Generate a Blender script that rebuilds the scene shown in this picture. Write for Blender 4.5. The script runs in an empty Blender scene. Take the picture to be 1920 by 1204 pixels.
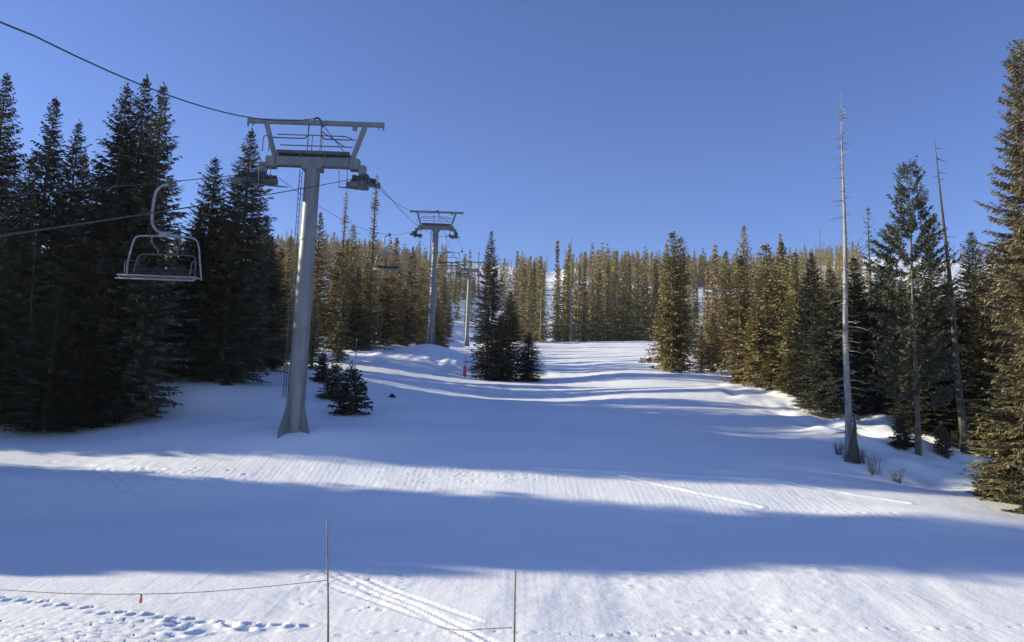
import bpy, math, random
import numpy as np
from mathutils import Vector, Matrix
D=bpy.data; S=bpy.context.scene; COL=S.collection
rad=math.radians
# ---------------------------------------------------------------- camera geometry
PITCH,ROLL,F=rad(8),rad(2),1500.0
Fw=np.array([0,math.cos(PITCH),math.sin(PITCH)]); U0=np.array([0,-math.sin(PITCH),math.cos(PITCH)]); R0=np.array([1.,0,0])
RT=math.cos(ROLL)*R0+math.sin(ROLL)*U0; UP=-math.sin(ROLL)*R0+math.cos(ROLL)*U0
def ray(px,py): return Fw+(px-960)/F*RT+(602-py)/F*UP
def at(px,py,d):
    r=ray(px,py); return r*(d/r[1])
def topix(p):
    p=np.array(p); f=p@Fw; return 960+F*(p@RT)/f, 602-F*(p@UP)/f
# ---------------------------------------------------------------- noise + terrain
def hsh(ix,iy,s):
    h=(ix.astype(np.int64)*374761393+iy.astype(np.int64)*668265263+s*1442695041)&0xffffffff
    h=((h^(h>>13))*1274126177)&0xffffffff
    return ((h^(h>>16))&0xffff)/65535.0
def vnoise(x,y,s=0):
    ix=np.floor(x);iy=np.floor(y);fx=x-ix;fy=y-iy
    fx=fx*fx*(3-2*fx);fy=fy*fy*(3-2*fy)
    a=hsh(ix,iy,s);b=hsh(ix+1,iy,s);c=hsh(ix,iy+1,s);d=hsh(ix+1,iy+1,s)
    return (a*(1-fx)+b*fx)*(1-fy)+(c*(1-fx)+d*fx)*fy-.5
def fbm(x,y,s=0,o=3):
    r=0;a=1.
    for i in range(o):
        r=r+a*vnoise(x*2**i,y*2**i,s+i*7);a*=.5
    return r
def sm(x,a,b):
    t=np.clip((x-a)/(b-a),0,1); return t*t*(3-2*t)
PD=np.array([-400,0,10,18,22,26,30,33,36,40,46,52,60,70,80,100,120,150,180,200,230,300,400,500,650,800,950,1600.])
PZ=np.array([-8,-4.8,-4.65,-4.45,-4.1,-3.6,-2.85,-2.0,-1.15,-.2,.85,1.6,2.6,3.85,5.2,8,10.9,15.2,20.6,23.1,24.5,42,71,99,138,168,172,150.])
def herm(x):
    m=np.gradient(PZ,PD); i=np.clip(np.searchsorted(PD,x)-1,0,len(PD)-2)
    h=PD[i+1]-PD[i]; t=np.clip((x-PD[i])/h,0,1); 
    return (2*t**3-3*t**2+1)*PZ[i]+(t**3-2*t**2+t)*h*m[i]+(-2*t**3+3*t**2)*PZ[i+1]+(t**3-t**2)*h*m[i+1]
OFF=[(-20,31,-.1),(-20,36,-.6),(-22,40,-.8),(-20,43,-.6),(-20,50,1.3),(-20,60,1.6),(-14,40,.1),(-20,110,2.3),(-20,180,1),(-9.9,38.2,.7),(-9,34,-.25),(-13,35,-.3),(-4,34,-.2),(-9,31,-.3),(-4,31,-.1),(-10,98,2.1),(-14,85,1.5),(-10,179,-1.4),(-14,22,0),(-30,20,0),
 (0,22,0),(0,30,0),(0,38,0),(0,60,0),(0,80,0),(0,110,0),(0,150,0),(0,190,0),(22,32,-.2),(18,26,.3),(16,30,.65),(10,30,.2),(17,33,.15),(19,35,-.5),(15,38,.05),(20,40,-.1),(27,38,-.3),(20,50,.6),(20,65,1.1),(16,80,1.3),(36,190,1.2),(25,110,1.6),(20,24,0),(10,36,.1)]
def ground(x,y):
    x=np.atleast_1d(np.asarray(x,float));y=np.atleast_1d(np.asarray(y,float))
    z=herm(y)
    ly=np.log(np.maximum(y,8))*9
    W=np.full(z.shape,.02);A=np.zeros(z.shape)
    for a,b,c in OFF:
        w=1/(((x-a)/7)**2+(ly-math.log(b)*9)**2+.15)**1.5
        W+=w;A+=w*c
    z=z+A/W
    u=x/np.maximum(y,60.)
    far=sm(y,220,520)
    z=z*(1+far*(.10*sm(u,.28,.5)+.05*sm(-u,.1,.4)))
    z=z-far*5*np.exp(-((u-.045)/.03)**2)
    z=z+far*10*fbm(x/90,y/90,3,3)*sm(y,260,400)
    z=z+.75*sm(x,15,18.5)*sm(y,34.5,38)*(1-sm(y,60,80))*fbm(x/1.9,y/1.9,61,2)
    z=z+sm(y,30,60)*.35*fbm(x/9,y/9,5,2)*(1-.6*far)+.16*vnoise(x/4.3,y/2.9,9)
    z=z+np.clip(-x-36,0,60)*.2*(1-sm(y,60,130))
    # snow bank round the second tower and bench to its left
    z=z+1.0*np.exp(-((x+10)/3.2)**2-((y-97)/3)**2)+.5*sm(-x,8,14)*np.exp(-((y-88)/5)**2)
    z=z+.5*np.exp(-((x+8)/14)**2-((y-88)/6)**2)*fbm(x/1.3,y/2,12,2)
    return z
def g(x,y): return float(ground(x,y)[0])
def gpix(px,py,lo=10,hi=300):
    r=ray(px,py); prev=lo
    ds=np.linspace(lo,hi,1500); X=r[0]/r[1]*ds; Z=r[2]/r[1]*ds
    k=np.argmax(Z<ground(X,ds)); return X[k],ds[k]
# ---------------------------------------------------------------- materials
def mat(name,base=(.5,.5,.5),rough=.6,metal=0,spec=.5):
    m=D.materials.new(name);m.use_nodes=True;b=m.node_tree.nodes['Principled BSDF']
    b.inputs['Base Color'].default_value=(*base,1);b.inputs['Roughness'].default_value=rough
    b.inputs['Metallic'].default_value=metal;b.inputs['Specular IOR Level'].default_value=spec
    return m
def nz(m,scale,detail=3,coord='Object',vec=None):
    nt=m.node_tree;n=nt.nodes.new('ShaderNodeTexNoise');n.inputs['Scale'].default_value=scale;n.inputs['Detail'].default_value=detail
    tc=nt.nodes.new('ShaderNodeTexCoord')
    if vec:
        mp=nt.nodes.new('ShaderNodeMapping');mp.inputs['Scale'].default_value=vec;nt.links.new(tc.outputs[coord],mp.inputs[0]);nt.links.new(mp.outputs[0],n.inputs['Vector'])
    else: nt.links.new(tc.outputs[coord],n.inputs['Vector'])
    return n
def ramp(m,src,stops):
    nt=m.node_tree;r=nt.nodes.new('ShaderNodeValToRGB');e=r.color_ramp.elements
    e[0].position,e[0].color=stops[0][0],(*stops[0][1],1);e[1].position,e[1].color=stops[-1][0],(*stops[-1][1],1)
    for p,c in stops[1:-1]:
        q=e.new(p);q.color=(*c,1)
    nt.links.new(src,r.inputs[0]);return r
def noisy(name,c1,c2,scale,rough=.7,metal=0,spec=.4,vec=None,bump=0):
    m=mat(name,c1,rough,metal,spec);n=nz(m,scale,4,'Object',vec);r=ramp(m,n.outputs['Fac'],[(.35,c1),(.65,c2)])
    nt=m.node_tree;b=nt.nodes['Principled BSDF'];nt.links.new(r.outputs[0],b.inputs['Base Color'])
    if bump:
        q=nt.nodes.new('ShaderNodeBump');q.inputs['Strength'].default_value=bump;q.inputs['Distance'].default_value=.02
        nt.links.new(n.outputs['Fac'],q.inputs['Height']);nt.links.new(q.outputs[0],b.inputs['Normal'])
    return m
def foliage(name,c1,c2,c3,snow=.72):  # snow sets the pale specks: sky glints and snow bits painted into the needles
    m=mat(name,c1,.75,0,.25);nt=m.node_tree;b=nt.nodes['Principled BSDF']
    n=nz(m,1.6,3);oi=nt.nodes.new('ShaderNodeObjectInfo')
    r=ramp(m,n.outputs['Fac'],[(.3,c1),(.5,c2),(.72,c3)])
    hs=nt.nodes.new('ShaderNodeHueSaturation')
    mr=nt.nodes.new('ShaderNodeMapRange');mr.inputs[3].default_value=.55;mr.inputs[4].default_value=1.4
    nt.links.new(oi.outputs['Random'],mr.inputs[0]);nt.links.new(mr.outputs[0],hs.inputs['Value'])
    mr2=nt.nodes.new('ShaderNodeMapRange');mr2.inputs[3].default_value=.474;mr2.inputs[4].default_value=.522
    ml=nt.nodes.new('ShaderNodeMath');ml.operation='MULTIPLY';ml.inputs[1].default_value=7.31
    fr=nt.nodes.new('ShaderNodeMath');fr.operation='FRACT'
    nt.links.new(oi.outputs['Random'],ml.inputs[0]);nt.links.new(ml.outputs[0],fr.inputs[0]);nt.links.new(fr.outputs[0],mr2.inputs[0])
    nt.links.new(mr2.outputs[0],hs.inputs['Hue'])
    nt.links.new(r.outputs[0],hs.inputs['Color'])
    ns=nz(m,3.2,2);th=nt.nodes.new('ShaderNodeMapRange');th.inputs[1].default_value=snow;th.inputs[2].default_value=snow+.03;nt.links.new(ns.outputs['Fac'],th.inputs[0])
    mxx=nt.nodes.new('ShaderNodeMix');mxx.data_type='RGBA';nt.links.new(th.outputs[0],mxx.inputs[0]);nt.links.new(hs.outputs[0],mxx.inputs[6]);mxx.inputs[7].default_value=(.6,.62,.65,1)
    nt.links.new(mxx.outputs[2],b.inputs['Base Color'])
    return m
M={}
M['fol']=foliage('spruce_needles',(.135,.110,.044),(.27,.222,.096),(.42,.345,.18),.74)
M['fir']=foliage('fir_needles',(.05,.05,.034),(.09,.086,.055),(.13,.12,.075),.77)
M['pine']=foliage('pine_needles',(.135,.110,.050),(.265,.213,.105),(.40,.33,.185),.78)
M['bark']=noisy('bark',(.075,.06,.048),(.19,.155,.12),9,.9,vec=(1,1,.25),bump=.6)
M['dead']=noisy('weathered_wood',(.14,.13,.12),(.36,.34,.32),6,.85,vec=(2,2,.3),bump=.5)
M['deadd']=noisy('dark_dead_wood',(.04,.036,.032),(.11,.095,.08),6,.85,vec=(2,2,.3),bump=.5)
M['steel']=noisy('galvanised_steel',(.145,.148,.15),(.20,.204,.21),3,.5,.25,.5,vec=(1,1,.2))
M['steel2']=noisy('dull_steel',(.07,.075,.08),(.11,.12,.13),3,.55,.3)
M['dark']=noisy('dark_painted_steel',(.05,.055,.06),(.09,.095,.1),4,.55,.2)
M['chair']=noisy('chair_steel',(.18,.185,.19),(.26,.265,.27),4,.4,.3)
M['pad']=noisy('seat_pad',(.015,.017,.02),(.03,.033,.036),8,.8)
M['rubber']=mat('rubber',(.03,.03,.03),.8)
M['rope']=noisy('wire_rope',(.03,.033,.036),(.05,.055,.06),20,.9)
M['bamboo']=noisy('bamboo',(.12,.10,.08),(.24,.2,.15),14,.6,vec=(1,1,.2))
M['cord']=mat('cord',(.18,.15,.12),.8)
M['orange']=noisy('orange_fabric',(.65,.13,.05),(.75,.2,.09),10,.7)
M['red']=noisy('red_pad',(.62,.05,.07),(.72,.09,.10),6,.6)
M['white']=noisy('white_paint',(.7,.7,.7),(.8,.8,.8),6,.5)
M['rock']=noisy('rock',(.09,.085,.08),(.2,.19,.18),5,.9,bump=.8)
sn=mat('snow',(.92,.92,.92),.55,0,.25);M['snow']=sn
nt=sn.node_tree;b=nt.nodes['Principled BSDF']
n1=nz(sn,1.1,6);n2=nz(sn,9,5);n3=nz(sn,.35,3,'Object',(1,3,1))
mx=nt.nodes.new('ShaderNodeMath');mx.operation='MULTIPLY_ADD';mx.inputs[1].default_value=.35
nt.links.new(n2.outputs['Fac'],mx.inputs[0]);nt.links.new(n1.outputs['Fac'],mx.inputs[2])
bp=nt.nodes.new('ShaderNodeBump');bp.inputs['Strength'].default_value=.45;bp.inputs['Distance'].default_value=.07
n4=nz(sn,1.0,3,'Object',(5,.12,1));m4=nt.nodes.new('ShaderNodeMath');m4.operation='MULTIPLY_ADD';m4.inputs[1].default_value=.28
nt.links.new(n4.outputs['Fac'],m4.inputs[0]);nt.links.new(mx.outputs[0],m4.inputs[2]);nt.links.new(m4.outputs[0],bp.inputs['Height']);nt.links.new(bp.outputs[0],b.inputs['Normal'])
r=ramp(sn,n3.outputs['Fac'],[(.3,(.90,.90,.905)),(.7,(.95,.945,.94))]);nt.links.new(r.outputs[0],b.inputs['Base Color'])
# ---------------------------------------------------------------- mesh builder
class MB:
    def __init__(s): s.v=[];s.f=[];s.n=0
    def add(s,V,Fc):
        s.v.extend([tuple(p) for p in V]); s.f.extend([tuple(i+s.n for i in f) for f in Fc]); s.n+=len(V); return s
    def tube(s,pts,r,n=8,cap=True):
        pts=[Vector(p) for p in pts];rs=r if hasattr(r,'__len__') else [r]*len(pts);V=[];Fc=[]
        prev=None
        for i,p in enumerate(pts):
            t=(pts[min(i+1,len(pts)-1)]-pts[max(i-1,0)]).normalized()
            a=prev if prev is not None else (Vector((0,0,1)) if abs(t.z)<.9 else Vector((1,0,0)))
            a=(a-t*a.dot(t)).normalized();prev=a;bb=t.cross(a)
            for k in range(n):
                q=2*math.pi*k/n;V.append(p+(a*math.cos(q)+bb*math.sin(q))*rs[i])
        for i in range(len(pts)-1):
            for k in range(n): Fc.append((i*n+k,i*n+(k+1)%n,(i+1)*n+(k+1)%n,(i+1)*n+k))
        if cap: Fc.append(tuple(range(n-1,-1,-1)));Fc.append(tuple((len(pts)-1)*n+k for k in range(n)))
        return s.add(V,Fc)
    def box(s,c,d,m=None,bev=.0):
        x,y,z=[q/2 for q in d];b=min(bev,x*.9,y*.9,z*.9);V=[];
        # chamfered box
        if b<=0:
            V=[(i*x,j*y,k*z) for i in(-1,1) for j in(-1,1) for k in(-1,1)]
            Fc=[(0,1,3,2),(4,6,7,5),(0,4,5,1),(2,3,7,6),(0,2,6,4),(1,5,7,3)]
        else:
            bm=__import__('bmesh').new();__import__('bmesh').ops.create_cube(bm,size=1)
            for v in bm.verts: v.co=Vector((v.co.x*2*x,v.co.y*2*y,v.co.z*2*z))
            __import__('bmesh').ops.bevel(bm,geom=bm.edges[:],offset=b,segments=2,affect='EDGES')
            bm.verts.index_update();V=[v.co.copy() for v in bm.verts];Fc=[tuple(v.index for v in f.verts) for f in bm.faces];bm.free()
        c=Vector(c);V=[(m@Vector(v) if m else Vector(v))+c for v in V]
        return s.add(V,Fc)
    def build(s,name,m,parent=None,smooth=False):
        me=D.meshes.new(name);me.from_pydata(s.v,[],s.f);me.materials.append(m)
        if smooth: me.polygons.foreach_set('use_smooth',[True]*len(me.polygons))
        me.update();return link(name,me,parent)
def link(name,me,parent=None):
    o=D.objects.new(name,me);COL.objects.link(o)
    if parent: o.parent=parent
    return o
def npmesh(name,V,Q,m,smooth=False):
    me=D.meshes.new(name);me.vertices.add(len(V));me.vertices.foreach_set('co',np.ascontiguousarray(V,dtype=np.float32).ravel())
    me.loops.add(Q.size);me.loops.foreach_set('vertex_index',Q.astype(np.int32).ravel())
    me.polygons.add(len(Q));me.polygons.foreach_set('loop_start',(np.arange(len(Q))*Q.shape[1]).astype(np.int32));me.polygons.foreach_set('loop_total',np.full(len(Q),Q.shape[1],np.int32))
    if smooth: me.polygons.foreach_set('use_smooth',np.ones(len(Q),bool))
    me.materials.append(m);me.update(calc_edges=True);return me
def tag(o,label=None,cat=None,group=None,kind=None):
    if label:o['label']=label
    if cat:o['category']=cat
    if group:o['group']=group
    if kind:o['kind']=kind
    return o
def empty(name,loc,rz=0):
    o=D.objects.new(name,None);COL.objects.link(o);o.location=loc;o.rotation_euler.z=rz;o.empty_display_size=.3;return o
def copy_tree(o,parent=None):
    c=o.copy();COL.objects.link(c);c.parent=parent
    for ch in [q for q in o.children]: copy_tree(ch,c)
    return c
def smooth_path(P,n=6):
    P=[Vector(p) for p in P];Q=[P[0]]+P+[P[-1]];o=[]
    for i in range(1,len(Q)-2):
        for k in range(n):
            t=k/n;a,b,c,d=Q[i-1],Q[i],Q[i+1],Q[i+2]
            o.append(.5*((2*b)+(c-a)*t+(2*a-5*b+4*c-d)*t*t+(3*b-a-3*c+d)*t**3))
    o.append(P[-1]);return o
# ---------------------------------------------------------------- ground sheet with tracks
def axis(lo,hi,step,fl,fh,gr):
    c=list(np.arange(lo,hi,step));s=step;a=hi
    while a<fh: a+=s;c.append(a);s*=gr
    s=step;a=lo;p=[]
    while a>fl: a-=s;p.append(a);s*=gr
    return np.array(p[::-1]+c)
xs=axis(-17,23,.085,-1500,1500,1.035);ys=axis(14.5,37,.08,-350,1500,1.022)
X,Y=np.meshgrid(xs,ys);shp=X.shape;Z=ground(X.ravel(),Y.ravel()).reshape(shp)
near=(Y>13)&(Y<42)&(X>-22)&(X<26)
xi=X[near];yi=Y[near];dz=np.zeros(xi.shape)
rng=np.random.RandomState(4)
def groove(pts,w,dep,rim=.5,wob=.0):
    global dz
    W=[gpix(*p) for p in pts];best=np.full(xi.shape,9e9)
    for (ax,ay),(bx,by) in zip(W[:-1],W[1:]):
        dx,dy=bx-ax,by-ay;t=np.clip(((xi-ax)*dx+(yi-ay)*dy)/(dx*dx+dy*dy),0,1)
        best=np.minimum(best,np.hypot(xi-ax-t*dx,yi-ay-t*dy))
    best=best+wob*vnoise(xi*2,yi*2,44)
    dz=dz-dep*np.exp(-(best/w)**2)+dep*rim*np.exp(-((best-1.9*w)/(.7*w))**2)
def dimples(cs,r,dep,rot=None,rim=.5):
    global dz
    for cx,cy in cs:
        k=np.where((abs(xi-cx)<r*4)&(abs(yi-cy)<r*4))[0]
        a=rng.uniform(-.5,.5)+(rot or 0);ux=(xi[k]-cx)*math.cos(a)+(yi[k]-cy)*math.sin(a);uy=-(xi[k]-cx)*math.sin(a)+(yi[k]-cy)*math.cos(a)
        q=np.hypot(ux/r,uy/(r*.6));s=rng.uniform(.6,1.2)
        dz[k]+=s*dep*(-np.exp(-q*q)+rim*np.exp(-((q-1.7)/.6)**2))
def along(pts,step,jit):
    W=[gpix(*p) for p in pts];o=[]
    for (ax,ay),(bx,by) in zip(W[:-1],W[1:]):
        L=math.hypot(bx-ax,by-ay);n=max(1,int(L/step))
        for i in range(n):
            t=i/n;s=(1 if i%2 else -1)*.07;o.append((ax+(bx-ax)*t+rng.uniform(-jit,jit),ay+(by-ay)*t+s+rng.uniform(-jit,jit)))
    return o
dimples(along([(-60,1122),(60,1133),(200,1152),(330,1160),(440,1172),(600,1180)],.30,.03),.13,.06,.9)
dimples(along([(640,1192),(900,1190),(1150,1192),(1400,1184),(1700,1180),(1980,1178)],.42,.10),.10,.04)
dimples(along([(1180,1185),(1300,1182),(1500,1190)],.4,.12),.09,.035)
dimples([gpix(x,y) for x,y in zip(rng.uniform(-80,330,170),rng.uniform(1165,1215,170))],.09,.035)
dimples([gpix(x,y) for x,y in zip(rng.uniform(260,460,10),rng.uniform(1165,1195,10))],.16,.06)
dimples([gpix(x,y) for x,y in zip(rng.normal(860,110,150),rng.uniform(880,908,150))],.075,.03)
dimples([gpix(x,y) for x,y in zip(rng.uniform(160,470,34),rng.uniform(878,915,34))],.12,.045)
dimples([gpix(x,y) for x,y in zip(rng.uniform(-40,140,40),rng.uniform(845,900,40))],.15,.06)
dimples([gpix(x,y) for x,y in zip(rng.uniform(1250,1700,60),rng.uniform(960,1010,60))],.12,.03)
dimples([gpix(x,y) for x,y in zip(rng.uniform(1150,1560,90),rng.uniform(1060,1200,90))],.16,.013)
dimples([gpix(x,y) for x,y in zip(rng.uniform(560,760,50),rng.uniform(1080,1150,50))],.1,.03)
for p in ([(605,1075),(760,1140),(905,1210)],[(640,1078),(780,1140),(940,1215)],[(615,1100),(700,1130),(820,1175)],[(690,1090),(900,1170)],
          [(178,880),(235,925)],[(205,880),(262,930)]): groove(p,.06,.04)
for p in ([(1180,872),(1290,915),(1500,1010)],[(1360,880),(1470,950),(1560,1000)],[(1500,890),(1640,945),(1800,1010)],[(1250,878),(1400,930)],[(1600,1060),(1800,1150),(1960,1215)],[(700,1204),(420,1090),(250,1010)]): groove(p,.07,.006)
for p in ([(560,1120),(480,1204)],[(1560,1060),(1720,1204)],[(1700,1050),(1860,1204)],[(1150,1070),(1190,1204)],[(1400,1060),(1440,1204)],[(1000,1080),(930,1204)]): groove(p,.35,.013,.5,.3)
for p in ([(1000,880),(1180,890),(1450,905),(1700,945)],[(1140,890),(1300,925),(1420,950)],[(0,858),(300,880)]): groove(p,.12,.05,.5,.1)
dz+=.035*vnoise(xi/1.6,yi/2.6,21)+.014*fbm(xi/.3,yi/.4,31,2)*sm(vnoise(xi/3,yi/2,55),-.2,.3)
# corduroy left by the groomer, running up the slope
dz+=.004*np.sin(xi*2*math.pi/.25)*sm(vnoise(xi/6,yi/6,77),-.1,.2)
edge=sm(yi,13,14.5)*(1-sm(yi,38,42))*sm(xi,-22,-17)*(1-sm(xi,23,26))
Z[near]+=dz*edge
V=np.stack([X.ravel(),Y.ravel(),Z.ravel()],1)
ny,nx=shp;idx=np.arange(nx*ny).reshape(ny,nx)
Q=np.stack([idx[:-1,:-1],idx[:-1,1:],idx[1:,1:],idx[1:,:-1]],-1).reshape(-1,4)
go=link('snow_slope',npmesh('snow_slope',V,Q,M['snow'],True));tag(go,'snow covered ski slope rising to a white summit with long blue tree shadows','slope',kind='structure')
# ---------------------------------------------------------------- conifer crowns
def sprays(P,Dr,L,W,rng,tilt=.5):
    n=len(P);up=np.tile([0,0,1.],(n,1))+rng.normal(0,tilt,(n,3));sd=np.cross(Dr,up);sd/=np.linalg.norm(sd,axis=1)[:,None]+1e-9
    L=L[:,None];W=W[:,None];dn=np.array([0,0,-.12])*L
    V=np.stack([P,P+Dr*L*.55+sd*W,P+Dr*L+dn,P+Dr*L*.5-sd*W],1).reshape(-1,3)
    return V
def crown_data(seed,H,R,z0=.5,lev=.28,nb=7,sp=.09,sl=.3,sw=.055,gaps=.12,prof='spruce',topbare=0):
    rng=np.random.RandomState(seed);Vs=[];tips=[];z=z0
    ph=rng.uniform(0,6,4)
    while z<H-.15:
        t=(z-z0)/(H-z0)
        if prof=='spruce': pr=(1-t)**.78*(.55+.45*min(1,t/.12))*(1+.18*math.sin(t*9+ph[0])*(1-t))
        elif prof=='column': pr=min(1,(1-t)**.55*1.05)*(.7+.3*min(1,t/.15))*(1+.16*math.sin(t*14+ph[1]))
        elif prof=='pine': pr=min(1,(1-t)**.6*1.15)*(.6+.4*min(1,t/.2))*(1+.22*math.sin(t*12+ph[2]))
        elif prof=='spire': pr=(.27+.73*max(0,1-t/.62)**.8)*(1-t)**.3*(1+.3*math.sin(t*40+ph[0]))
        else: pr=1-t
        r=max(R*pr,.07)
        k=max(3,int(round(nb*(.6+.4*(1-t)))));a0=rng.uniform(0,6.28)
        for b in range(k):
            if rng.rand()<gaps: continue
            az=a0+b*6.283/k+rng.normal(0,.3);L=r*rng.uniform(.68,1.12)*(1.25 if rng.rand()<.08 else 1)
            el=-.30+1.0*t**1.6+rng.normal(0,.1)
            if prof=='pine': el+=.25
            h=np.array([math.cos(az),math.sin(az)]);zb=z+rng.uniform(-.12,.12)*lev*2
            m=max(3,int(L/sp));s=np.linspace(.12,1,m)+rng.normal(0,.02,m)
            zz=zb+L*(s*math.tan(el)-.18*s+.26*s**2.4)
            P=np.stack([h[0]*s*L,h[1]*s*L,zz],1)
            if prof=='pine':
                P=P[s>.45];s=s[s>.45]
                if not len(s): continue
            tips.append(P[-1]);tips.append(P[len(P)//2])
            for sgn in (-1,1):
                ang=az+sgn*rng.uniform(.5,1.15,len(s));dz_=rng.uniform(-.45,.12,len(s))
                if prof=='pine': dz_=rng.uniform(-.2,.9,len(s))
                Dr=np.stack([np.cos(ang),np.sin(ang),dz_],1);Dr/=np.linalg.norm(Dr,axis=1)[:,None]
                LL=(sl*(1.15-.65*s)+.03)*rng.uniform(.7,1.3,len(s))*(.28+.72*min(1,L/(3*sl)))
                Vs.append(sprays(P,Dr,LL,np.full(len(s),sw)*rng.uniform(.7,1.3,len(s)),rng,.5))
            # hanging and tip sprays
            kk=rng.rand(len(s))<.6
            Dr=np.stack([h[0]*np.ones(kk.sum())*.6+rng.normal(0,.25,kk.sum()),h[1]*np.ones(kk.sum())*.6+rng.normal(0,.25,kk.sum()),rng.uniform(-.9,.2 if prof!='pine' else 1.2,kk.sum())],1)
            if len(Dr):
                Dr/=np.linalg.norm(Dr,axis=1)[:,None];Vs.append(sprays(P[kk],Dr,(.3+.7*min(1,L/(3*sl)))*sl*.75*rng.uniform(.6,1.2,len(Dr)),np.full(len(Dr),sw*.9),rng,.8))
        z+=lev*rng.uniform(.75,1.25)*(1-.35*t)
    # leader
    m=10;P=np.stack([np.zeros(m),np.zeros(m),np.linspace(H-.5,H-.05,m)],1);a=rng.uniform(0,6.28,m)
    Dr=np.stack([np.cos(a)*.6,np.sin(a)*.6,np.full(m,.8)],1);Vs.append(sprays(P,Dr,np.full(m,.16),np.full(m,.03),rng,.5))
    V=np.concatenate(Vs);return V,np.array(tips)
def quads(V): return np.arange(len(V)).reshape(-1,4)
def trunk_mb(H,r,seed,lean=0,n=9,flare=1.5):
    rng=random.Random(seed);mb=MB();pts=[];rs=[]
    for i in range(15):
        t=i/14;z=-.5+t*(H+.5);w=.035*math.sin(t*9+seed)*(1-t)
        pts.append((w+lean*t,w*.6,z));rs.append(max(.012,r*(1-t)**.85*(1+(flare-1)*math.exp(-max(z,0)*2.2))))
    mb.tube(pts,rs,n);return mb,pts
PROTO={}
def make_proto(key,name,seed,H,R,fol,tr=None,bark='bark',snow=0,twigs=0,**kw):
    e=empty(name,(0,0,0))
    mb,pts=trunk_mb(H-.1,tr or .011*H+.02,seed)
    if twigs:
        rr=random.Random(seed+5)
        for i in range(twigs):
            z=rr.uniform(.6,kw.get('z0',2)+1.5);a=rr.uniform(0,6.28);l=rr.uniform(.3,.9)
            mb.tube([(0,0,z),(math.cos(a)*l*.6,math.sin(a)*l*.6,z-.03),(math.cos(a)*l,math.sin(a)*l,z-.2*l)],[.02,.012,.005],4)
    mb.build('trunk',M[bark],e,True)
    V,tips=crown_data(seed,H,R,**kw);o=link('crown',npmesh('crown',V,quads(V),M[fol]),e)
    if snow:
        rr=np.random.RandomState(seed+9);sb=MB();T=tips[rr.choice(len(tips),snow)]
        for p in T:
            s=rr.uniform(.05,.13);vs=[];fs=[];
            ring=[(math.cos(q)*s*rr.uniform(.8,1.5),math.sin(q)*s*rr.uniform(.8,1.3),0) for q in np.linspace(0,6.283,8)[:-1]]
            vs=[tuple(np.array(p)+np.array(v)*.6+[0,0,s*.55]) for v in ring]+[tuple(np.array(p)+np.array(v)+[0,0,.02]) for v in ring]+[tuple(np.array(p)+[0,0,s*.75]),tuple(np.array(p)+[0,0,-.01])]
            for q in range(7):
                w=(q+1)%7;fs+= [(q,w,14),(q+7,w+7,w,q),(w+7,q+7,15)]
            sb.add(vs,fs)
        sb.build('snow_clump',M['snow'],e,True)
    PROTO[key]=dict(root=e,H=H,R=R,used=False);return e
# near, richly branched
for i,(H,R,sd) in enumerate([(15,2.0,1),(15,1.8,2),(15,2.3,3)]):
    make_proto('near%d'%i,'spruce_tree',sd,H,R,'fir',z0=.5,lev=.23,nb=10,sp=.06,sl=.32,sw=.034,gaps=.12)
make_proto('big0','spruce_tree',11,19,2.5,'pine',z0=.3,lev=.27,nb=11,sp=.05,sl=.32,sw=.032,gaps=.2,prof='column')
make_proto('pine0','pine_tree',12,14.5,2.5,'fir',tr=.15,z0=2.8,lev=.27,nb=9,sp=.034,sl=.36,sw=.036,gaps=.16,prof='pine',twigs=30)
make_proto('sparse0','spruce_tree',13,12,1.25,'pine',z0=2.0,lev=.42,nb=6,sp=.13,sl=.22,sw=.035,gaps=.15,twigs=10)
for i,(H,R,sd,pf) in enumerate([(14,1.9,21,'spruce'),(14,1.6,22,'column'),(14,1.7,23,'spruce'),(14,1.35,24,'column'),(14,1.8,25,'spruce')]):
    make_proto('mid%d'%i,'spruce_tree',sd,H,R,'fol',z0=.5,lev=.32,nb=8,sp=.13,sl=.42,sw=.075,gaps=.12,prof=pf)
make_proto('grey0','dead_tree',36,14,.8,'deadd',bark='dead',z0=2.5,lev=.5,nb=4,sp=.3,sl=.35,sw=.02,gaps=.3,prof='spire')
make_proto('spire0','spruce_tree',31,16,1.6,'pine',z0=.8,lev=.30,nb=7,sp=.12,sl=.3,sw=.06,gaps=.15,prof='spire')
for i,(R,sd,pf) in enumerate([(1.9,41,'spruce'),(1.35,42,'column'),(1.6,43,'spruce'),(1.5,44,'spire'),(2.2,45,'spruce')]):
    make_proto('far%d'%i,'spruce_tree',sd,14,R,'fol',z0=.4,lev=.5,nb=7,sp=.28,sl=.65,sw=.14,gaps=.12,prof=pf)
for i in range(3): make_proto('sap%d'%i,'spruce_sapling',51+i,1.9,[.75,.6,.9][i],'fir',tr=.03,z0=.05,lev=.10,nb=8,sp=.045,sl=.24,sw=.04,gaps=.15,prof=['spruce','column','spruce'][i])
rnd=random.Random(8)
def put(key,x,y,H,R=None,label='',cat='tree',group=None,rz=None,z=None,lean=(0,0)):
    p=PROTO[key];r=p['root']
    if p['used']: r=copy_tree(r)
    else: p['used']=True
    r.location=(x,y,(g(x,y) if z is None else z)-.05);s=H/p['H'];w=(R/p['R']) if R else s
    r.scale=(w,w,s);r.rotation_euler=(lean[0],lean[1],rz if rz is not None else rnd.uniform(0,6.28))
    if 'group' in r: del r['group']
    tag(r,label,cat,group);return r
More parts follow.
